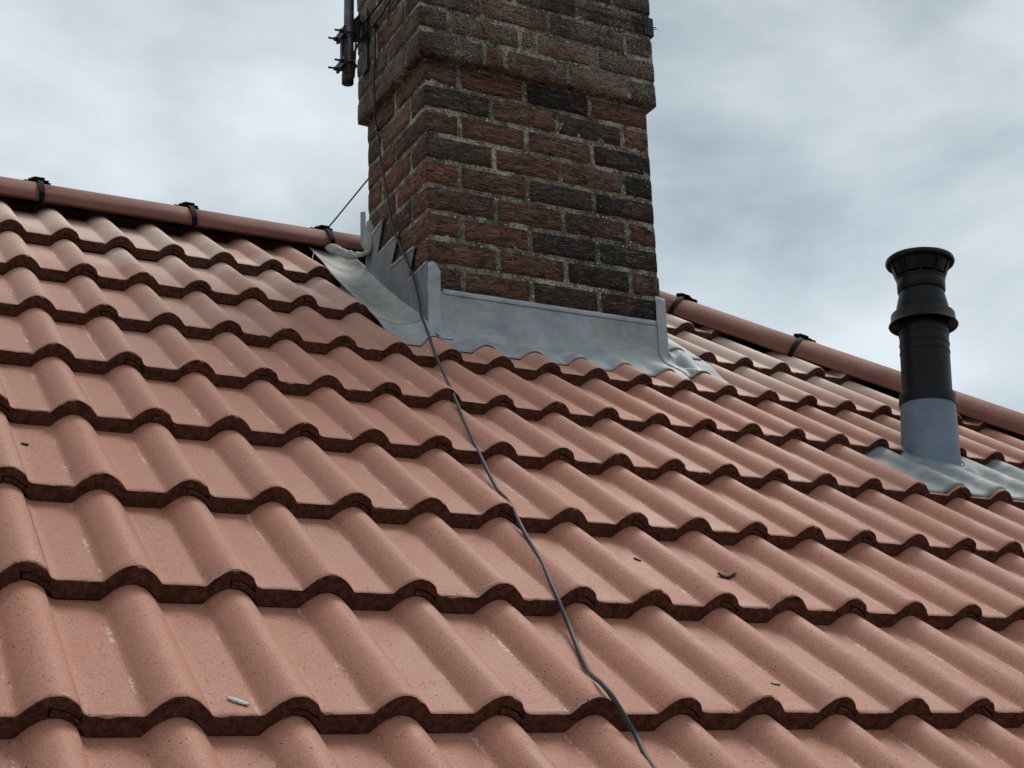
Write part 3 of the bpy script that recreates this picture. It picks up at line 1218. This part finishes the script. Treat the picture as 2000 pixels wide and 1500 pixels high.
# saddle at the ridge end: sheet turned up at the back corner and a rolled strip running down under the cap
rows = []
for i in range(8):
    u = i / 7
    rows.append([Vector((X0 - 0.020 + 0.0 * v + 0.012 * u, 2.052 - 0.012 * u + .002 * nz(v * 6, u), 1.635 + 0.115 * v - 0.02 * u * (1 - v))) for v in [k / 8 for k in range(9)]])
sheet('saddle', rows, LEAD_EDGE, fl, 0.003)
sp = [rw(1.196, 2.742, 0.064), rw(1.206, 2.700, 0.066), rw(1.222, 2.660, 0.067), rw(1.246, 2.640, 0.068), rw(1.262, 2.645, 0.07), Vector((1.255, 2.000, 1.590)), Vector((1.258, 1.990, 1.625)), Vector((1.266, 1.998, 1.665)), Vector((1.270, 2.006, 1.700))]
sp = catmull(sp, 5)
rows = []
for i, p in enumerate(sp):
    t = (sp[min(i + 1, len(sp) - 1)] - sp[max(i - 1, 0)]).normalized()
    nrm = Vector((-0.55, -0.75, 0.45))
    sd_ = t.cross(nrm).normalized()
    w_ = 0.016 + 0.006 * nz(i * 0.35, 2.2) - 0.006 * sstep(i, len(sp) - 12, len(sp))
    nn = sd_.cross(t).normalized()
    rows.append([p + sd_ * w_ * q + nn * (0.0045 * (1 - q * q) + 0.005 * nz(i * .45, q * 1.6)) for q in (-1, -.6, -.2, .2, .6, 1)])
sheet('saddle_roll', rows, LEAD_LICHEN, fl, 0.004)

# ------------------------------------------------------------------ flue: lead slate with its sleeve, and the terminal standing in it
FA, FB = 2.612, 1.345
fbase = rw(FA, FB, 0.02)
pf = thing('lead_slate', 'grey lead slate with upright sleeve around the flue, lying on the tiles', 'flashing')


def slate_n(a, b):
    d = math.hypot(a - FA, (b - FB) / 1.12)
    v = (1 - sstep(d, 0.085, 0.135)) * sstep(a, 2.50, 2.54)
    p_ = prof(a)
    q_ = sum(prof(a + k * 0.004) for k in range(-4, 5)) / 9
    top_ = max(p_ * 0.99, q_)
    return surf(a, b) - p_ + top_ + 0.0048 + max(0, (0.026 - top_) * 0.9 * v) + 0.0016 * nz(a * 14, b * 14, 3)


rows = []
for i in range(84):
    a = 2.338 + (2.94 - 2.338) * i / 83
    bf = 1.0475 + 0.004 * nz(a * 12, 5.5)
    r = []
    for k in range(30):
        b = bf + (1.374 - bf) * k / 29
        n_ = slate_n(a, b)
        if k == 0:
            n_ -= 0.0045
        r.append(rw(a, b, n_))
    rows.append(r)
sheet('slate_sheet', rows, lead_material('lead_slate', (0.22, 0.24, 0.255), (0.40, 0.40, 0.37), 0.6), pf, 0.003)
LEAN = Matrix.Translation(fbase) @ Matrix.Rotation(radians(5.4), 4, 'Y')
sl = lathe('sleeve', [(-0.09, .0835), (-0.02, .0828), (0.05, .0806), (0.12, .0788), (0.176, .0775), (0.178, .0740), (0.1, .0740)], SLEEVE, pf, 48)
sl.matrix_local = LEAN
# soldered foot of the sleeve
V, F = [], []
for k in range(48):
    a_ = 2 * pi * k / 48
    for rr_ in (0.0825, 0.086, 0.092):
        aa, bb = FA + rr_ * cos(a_), FB + rr_ * sin(a_) * 1.12
        V.append(rw(aa, bb, slate_n(min(max(aa, 2.48), 2.93), min(bb, 1.37)) + {0.0825: 0.005, 0.086: 0.002, 0.092: -0.0015}[rr_]))
for k in range(48):
    k2 = (k + 1) % 48
    for q in range(2):
        F.append((k * 3 + q, k * 3 + q + 1, k2 * 3 + q + 1, k2 * 3 + q))
mesh_obj('sleeve_foot', V, F, SLEEVE, pf)

ft = thing('flue_terminal', 'black plastic flue terminal with flared cap standing in the grey sleeve', 'flue')
parts = [
    lathe('pipe', [(0.06, .0705), (0.205, .0708), (0.333, .0706), (0.334, .0722), (0.337, .0722), (0.338, .0706), (0.360, .0706), (0.361, .0722), (0.364, .0722), (0.365, .0706), (0.392, .0706), (0.393, .0722), (0.396, .0722), (0.397, .0706), (0.45, .0706)], BLACK, ft, 48),
    lathe('collar_band', [(0.168, .071), (0.168, .0805), (0.176, .0815), (0.198, .0805), (0.204, .0785), (0.206, .071)], BLACK, ft, 48),
    lathe('storm_collar', [(0.446, .070), (0.428, .0955), (0.424, .0985), (0.427, .1000), (0.432, .0975), (0.437, .0935), (0.461, .0920), (0.464, .0900), (0.466, .076)], BLACK, ft, 56),
    lathe('shoulder', [(0.455, .0775), (0.466, .0775), (0.490, .0745), (0.515, .069), (0.538, .0645), (0.56, .063)], BLACK, ft, 48),
    lathe('neck_band', [(0.537, .062), (0.537, .0675), (0.541, .0695), (0.572, .0700), (0.5755, .0690), (0.576, .060)], BLACK, ft, 48),
    lathe('inner_pipe', [(0.45, .046), (0.60, .046), (0.634, .046)], BLACK, ft, 32),
    lathe('cap_rim', [(0.634, .088), (0.630, .0955), (0.632, .0990), (0.638, .1010), (0.645, .0992), (0.649, .094), (0.650, .085), (0.652, .04), (0.6525, .001)], BLACK, ft, 56),
    lathe('cap_underside', [(0.634, .088), (0.636, .05), (0.637, .001)], BLACK, ft, 40),
]
# flared cage: ring, panels with slots between ribs
V, F = [], []
seg = 64
for (z, r) in ((0.574, .0685), (0.582, .0705)):
    pass
cage = lathe('cap_ring', [(0.574, .0600), (0.574, .0700), (0.583, .0722), (0.583, .0640), (0.574, .0600)], BLACK, ft, 48)
parts.append(cage)
for k in range(10):
    a0 = 2 * pi * k / 10 + 0.2
    V, F = [], []
    for (z, r, w) in ((0.576, .0690, .10), (0.606, .0790, .10), (0.636, .0895, .10)):
        for s in (-1, 1):
            for dr in (0.0015, -0.010):
                V.append(((r + dr) * cos(a0 + s * w * .35), (r + dr) * sin(a0 + s * w * .35), z))
    for i in range(2):
        b0 = i * 4
        F += [(b0, b0 + 2, b0 + 6, b0 + 4), (b0 + 1, b0 + 5, b0 + 7, b0 + 3), (b0, b0 + 4, b0 + 5, b0 + 1), (b0 + 2, b0 + 3, b0 + 7, b0 + 6)]
    parts.append(mesh_obj('cap_rib', V, F, BLACK, ft, False))
parts.append(lathe('cap_panel', [(0.5905, .0715), (0.612, .0785), (0.636, .0865)], BLACK, ft, 48))
for o in parts:
    o.matrix_local = LEAN @ Matrix.Diagonal((1, 1, 0.972, 1))

# ------------------------------------------------------------------ aerial mast, its wall bracket and the lashing round the head
mast = tube('aerial_mast', [(1.19, 1.981, 2.172), (1.19, 1.980, 2.25), (1.19, 1.978, 2.38), (1.19, 1.975, 2.50), (1.19, 1.965, 3.0)], 0.0165, STEEL, None, 20)
tag(mast, 'grey steel aerial pole rising beside the top left of the chimney', 'mast')
br = thing('mast_bracket', 'rusty black wall bracket clamping the aerial pole to the chimney', 'bracket')
wx = X0 - CB
V, F = [], []


def addbox(*a):
    b0 = len(V)
    V.extend(box_verts(*a))
    F.extend(tuple(b0 + i for i in f) for f in BOX_F)


addbox(wx - 0.009, wx - 0.003, 1.955, 2.00, 2.215, 2.44)
mesh_obj('back_plate', V, F, DARKSTEEL, br, False)
V, F = [], []
b0 = len(V)
V += [(wx - .010, 2.006, 2.345), (wx - .010, 2.012, 2.345), (wx - .010, 2.006, 2.452), (wx - .010, 2.012, 2.452),
      (1.160, 2.006, 2.318), (1.160, 2.012, 2.318), (1.160, 2.006, 2.350), (1.160, 2.012, 2.350)]
F += [(0, 1, 3, 2), (4, 6, 7, 5), (0, 4, 5, 1), (2, 3, 7, 6), (0, 2, 6, 4), (1, 5, 7, 3)]
mesh_obj('arm', V, F, DARKSTEEL, br, False)
V, F = [], []
for zc in (2.335, 2.226):
    addbox(1.160, 1.168, 1.944, 2.016, zc - .015, zc + .015)
addbox(1.163, 1.169, 1.972, 1.988, 2.205, 2.355)
mesh_obj('clamp_plate', V, F, DARKSTEEL, br, False)
tube('clamp_tube', [(1.188, 1.984, 2.170), (1.188, 1.982, 2.315)], 0.0185, RUST, br, 18)
tube('tube_end', [(1.188, 1.984, 2.163), (1.188, 1.984, 2.195)], 0.0196, DARKSTEEL, br, 18)
for zc in (2.335, 2.226):
    ub = catmull([(1.132, 1.953, zc - .004), (1.165, 1.953, zc - .002), (1.195, 1.955, zc), (1.211, 1.968, zc), (1.213, 1.980, zc), (1.211, 1.992, zc), (1.195, 2.005, zc), (1.165, 2.007, zc - .002), (1.130, 2.007, zc - .004)], 5)
    u = tube('u_bolt', ub, 0.0036, DARKSTEEL, br, 8)
    for yy_ in (1.953, 2.007):
        tube('nut', [(1.150, yy_, zc - .003), (1.159, yy_, zc - .0025)], 0.0075, DARKSTEEL, u, 6)

lash = thing('lashing_wire', 'thin dark lashing wire and corner plate around the chimney head', 'wire')
tube('wire', [Vector((1.66 + i * 0.05, Y0 - CB - 0.006 + 0.001 * nz(i * .7), 2.3605 + 0.0025 * nz(i * .9, 3))) for i in range(10)] + [Vector((X1 + CB + 0.004, Y0 - CB - 0.004, 2.361)), Vector((X1 + CB + 0.006, Y0 + 0.2, 2.362))], 0.0019, DARKSTEEL, lash, 6)
V, F = [], []
addbox(X1 + CB - 0.030, X1 + CB + 0.005, Y0 - CB - 0.0055, Y0 - CB - 0.001, 2.326, 2.392)
addbox(X1 + CB + 0.0012, X1 + CB + 0.0052, Y0 - CB - 0.0008, Y0 + 0.03, 2.326, 2.392)
addbox(X1 + CB - 0.020, X1 + CB - 0.014, Y0 - CB - 0.0075, Y0 - CB - 0.0058, 2.328, 2.390)
mesh_obj('corner_plate', V, F, DARKSTEEL, lash, False)
tube('wire_end', [(X1 + CB + 0.005, Y0 - CB - 0.004, 2.352), (X1 + CB + 0.016, Y0 - CB - 0.006, 2.356), (X1 + CB + 0.024, Y0 - CB - 0.004, 2.360)], 0.0016, DARKSTEEL, lash, 5)

# ------------------------------------------------------------------ cables
xc, xl = wx - 0.010, X0 - 0.0145
main = [(1.205, 2.002, 2.222), (1.215, 2.010, 2.27), (1.232, 2.020, 2.325), (xc, 2.000, 2.347), (xc, 1.960, 2.349), (xc, 1.925, 2.350), (xc, 1.898, 2.343), (xc, 1.888, 2.322), (xc, 1.885, 2.288), (xc, 1.886, 2.223), (xc, 1.896, 2.155), (xc, 1.901, 2.098),
        (xc + .004, 1.898, 2.062), (xl - .004, 1.9255, 2.010), (xl, 1.908, 1.947), (xl, 1.897, 1.871), (xl, 1.870, 1.797), (xl, 1.843, 1.716), (xl, 1.817, 1.636), (xl, 1.802, 1.596), (xl - .001, 1.787, 1.568), (xl - .002, 1.760, 1.538),
        (xl - .003, 1.727, 1.492), (xl - .003, 1.691, 1.442), (xl - .004, 1.656, 1.392), (xl - .005, 1.632, 1.350), (xl - .006, 1.612, 1.306), (xl - .008, 1.595, 1.270), (xl - .012, 1.580, 1.2365)]
rp = [(1.2330, 1.898, 0.052), (1.2069, 1.7712, 0.038), (1.1856, 1.6813, 0.0366), (1.1457, 1.5263, 0.0402), (1.1056, 1.3761, 0.0466), (1.0807, 1.2606, 0.0413), (1.0599, 1.1586, 0.0365), (1.0416, 1.066, 0.032), (1.0261, 0.9821, 0.0275), (1.0119, 0.9047, 0.0246), (0.9949, 0.8328, 0.0286), (0.9861, 0.7726, 0.0359), (0.9632, 0.695, 0.0467), (0.951, 0.6376, 0.0448), (0.9407, 0.5785, 0.0429), (0.9321, 0.5253, 0.0425), (0.9232, 0.4722, 0.041), (0.9101, 0.4104, 0.0371), (0.8997, 0.3555, 0.0332), (0.8963, 0.324, 0.0259), (0.8933, 0.2946, 0.0199), (0.8814, 0.2506, 0.0186), (0.8673, 0.2003, 0.019), (0.8523, 0.154, 0.0247), (0.8375, 0.116, 0.0330), (0.8185, 0.0720, 0.0500), (0.8050, 0.0330, 0.0645), (0.8030, 0.0080, 0.0665), (0.8085, -0.0120, 0.0590), (0.8190, -0.0330, 0.0440), (0.8270, -0.0560, 0.0310), (0.8145, -0.1023, 0.0322), (0.8007, -0.1507, 0.0406), (0.7906, -0.1928, 0.0459), (0.77, -0.30, 0.045), (0.76, -0.36, 0.03)]
path = catmull([Vector(p) for p in main] + [rw(*p) for p in rp], 5)
cab = thing('aerial_cable', 'grey coaxial cable hanging down the chimney side and across the tiles', 'cable')
tube('cable_run', path, 0.0039, CABLE, cab, 10)
for p in ((xc, 1.890, 2.337), (xl, 1.9205, 1.985)):
    V, F = [], []
    addbox(p[0] - 0.006, p[0] + 0.010, p[1] - 0.009, p[1] + 0.009, p[2] - 0.004, p[2] + 0.004)
    mesh_obj('cable_clip', V, F, CABLE_B, cab, False)
V, F = tube_data(catmull([(xc, 1.897, 2.339), (xc, 1.86, 2.343), (xc, 1.815, 2.343), (xc, 1.752, 2.362), (xc, 1.68, 2.40)], 4), 0.0036, 7)
up = mesh_obj('black_cable', V, F, CABLE_B)
tag(up, 'black cable rising along the brick head from the cable clip, lower of two', 'cable', 'black cables on the chimney head')
V, F = tube_data(catmull([(1.215, 2.000, 2.20), (1.228, 2.022, 2.28), (1.236, 2.030, 2.36), (xc, 2.000, 2.412), (xc, 1.972, 2.400), (xc, 1.90, 2.397), (xc, 1.827, 2.396), (xc, 1.74, 2.42)], 4), 0.0036, 7)
up = mesh_obj('black_cable', V, F, CABLE_B)
tag(up, 'black cable looping from the mast bracket over the brick head, upper of two', 'cable', 'black cables on the chimney head')
tw = tube('stay_wire', catmull([(1.238, 2.325, ridgeZ + 0.124), (1.249, 2.255, ridgeZ + 0.142), (1.262, 2.17, ridgeZ + 0.166), (1.284, 2.046, 1.872), (1.30, 2.052, 1.89)], 4), 0.0028, CABLE_B, None, 6)
tag(tw, 'thin black wire running from the ridge clip up to the chimney corner', 'wire')


# ------------------------------------------------------------------ bits lying on the tiles
def debris(name, label, cat, a, b, ln, wd, ht, ang, mat, seed, curl=0.0):
    rnd = random.Random(seed)
    rows_ = []
    for i in range(9):
        t = i / 8
        w = wd * (sin(pi * min(0.97, max(0.05, t))) ** 0.6) * rnd.uniform(.8, 1.15)
        r = []
        for q in (-1, -.35, .35, 1):
            lx, ly = (t - .5) * ln, q * w / 2
            aa = a + lx * cos(ang) - ly * sin(ang)
            bb = b + lx * sin(ang) + ly * cos(ang)
            r.append(rw(aa, bb, surf(aa, bb) + 0.001 + ht * (1 - q * q) * .8 + curl * abs(t - .5) ** 2 * 4 + rnd.uniform(0, .0008)))
        rows_.append(r)
    vs_ = [p for r in rows_ for p in r]
    c = sum(vs_, Vector()) / len(vs_)
    o = mesh_obj(name, [p - c for p in vs_], grid_faces(9, 4), mat)
    o.location = c
    s = o.modifiers.new('thickness', 'SOLIDIFY')
    s.thickness = 0.0012
    tag(o, label, cat)
    return o


FEA = plain('feather', (0.62, 0.62, 0.58), 0.8, 0.3, 0, 0.3, 160)
LEAF = plain('dry_leaf', (0.045, 0.022, 0.014), 0.8, 0.3, 0, 0.5, 120)
CRUMB = plain('lead_scrap', (0.24, 0.25, 0.26), 0.5, 0.5, 0.4, 0.4, 150)
debris('feather', 'small white feather lying in a tile trough at the lower left', 'feather', 0.2735, 0.036, 0.031, 0.010, 0.002, radians(-42), FEA, 1)
lf = debris('dead_leaf', 'curled dark brown dead leaf lying against a tile roll', 'leaf', 1.3435, 0.5005, 0.034, 0.013, 0.004, radians(-40), LEAF, 2, 0.003)
debris('twig_scrap', 'tiny dark grey scrap on the tiles above the dead leaf, left', 'scrap', 1.186, 0.573, 0.016, 0.006, 0.002, radians(-60), DARKSTEEL, 3)
debris('lead_scrap', 'tiny pale grey lead cutting in a trough right of the cable', 'scrap', 1.1836, 0.101, 0.015, 0.005, 0.002, radians(-30), CRUMB, 4)
debris('bark_scrap', 'small dark brown flake in a trough at the left picture edge', 'scrap', 0.0925, 0.909, 0.013, 0.007, 0.002, radians(-30), LEAF, 5)
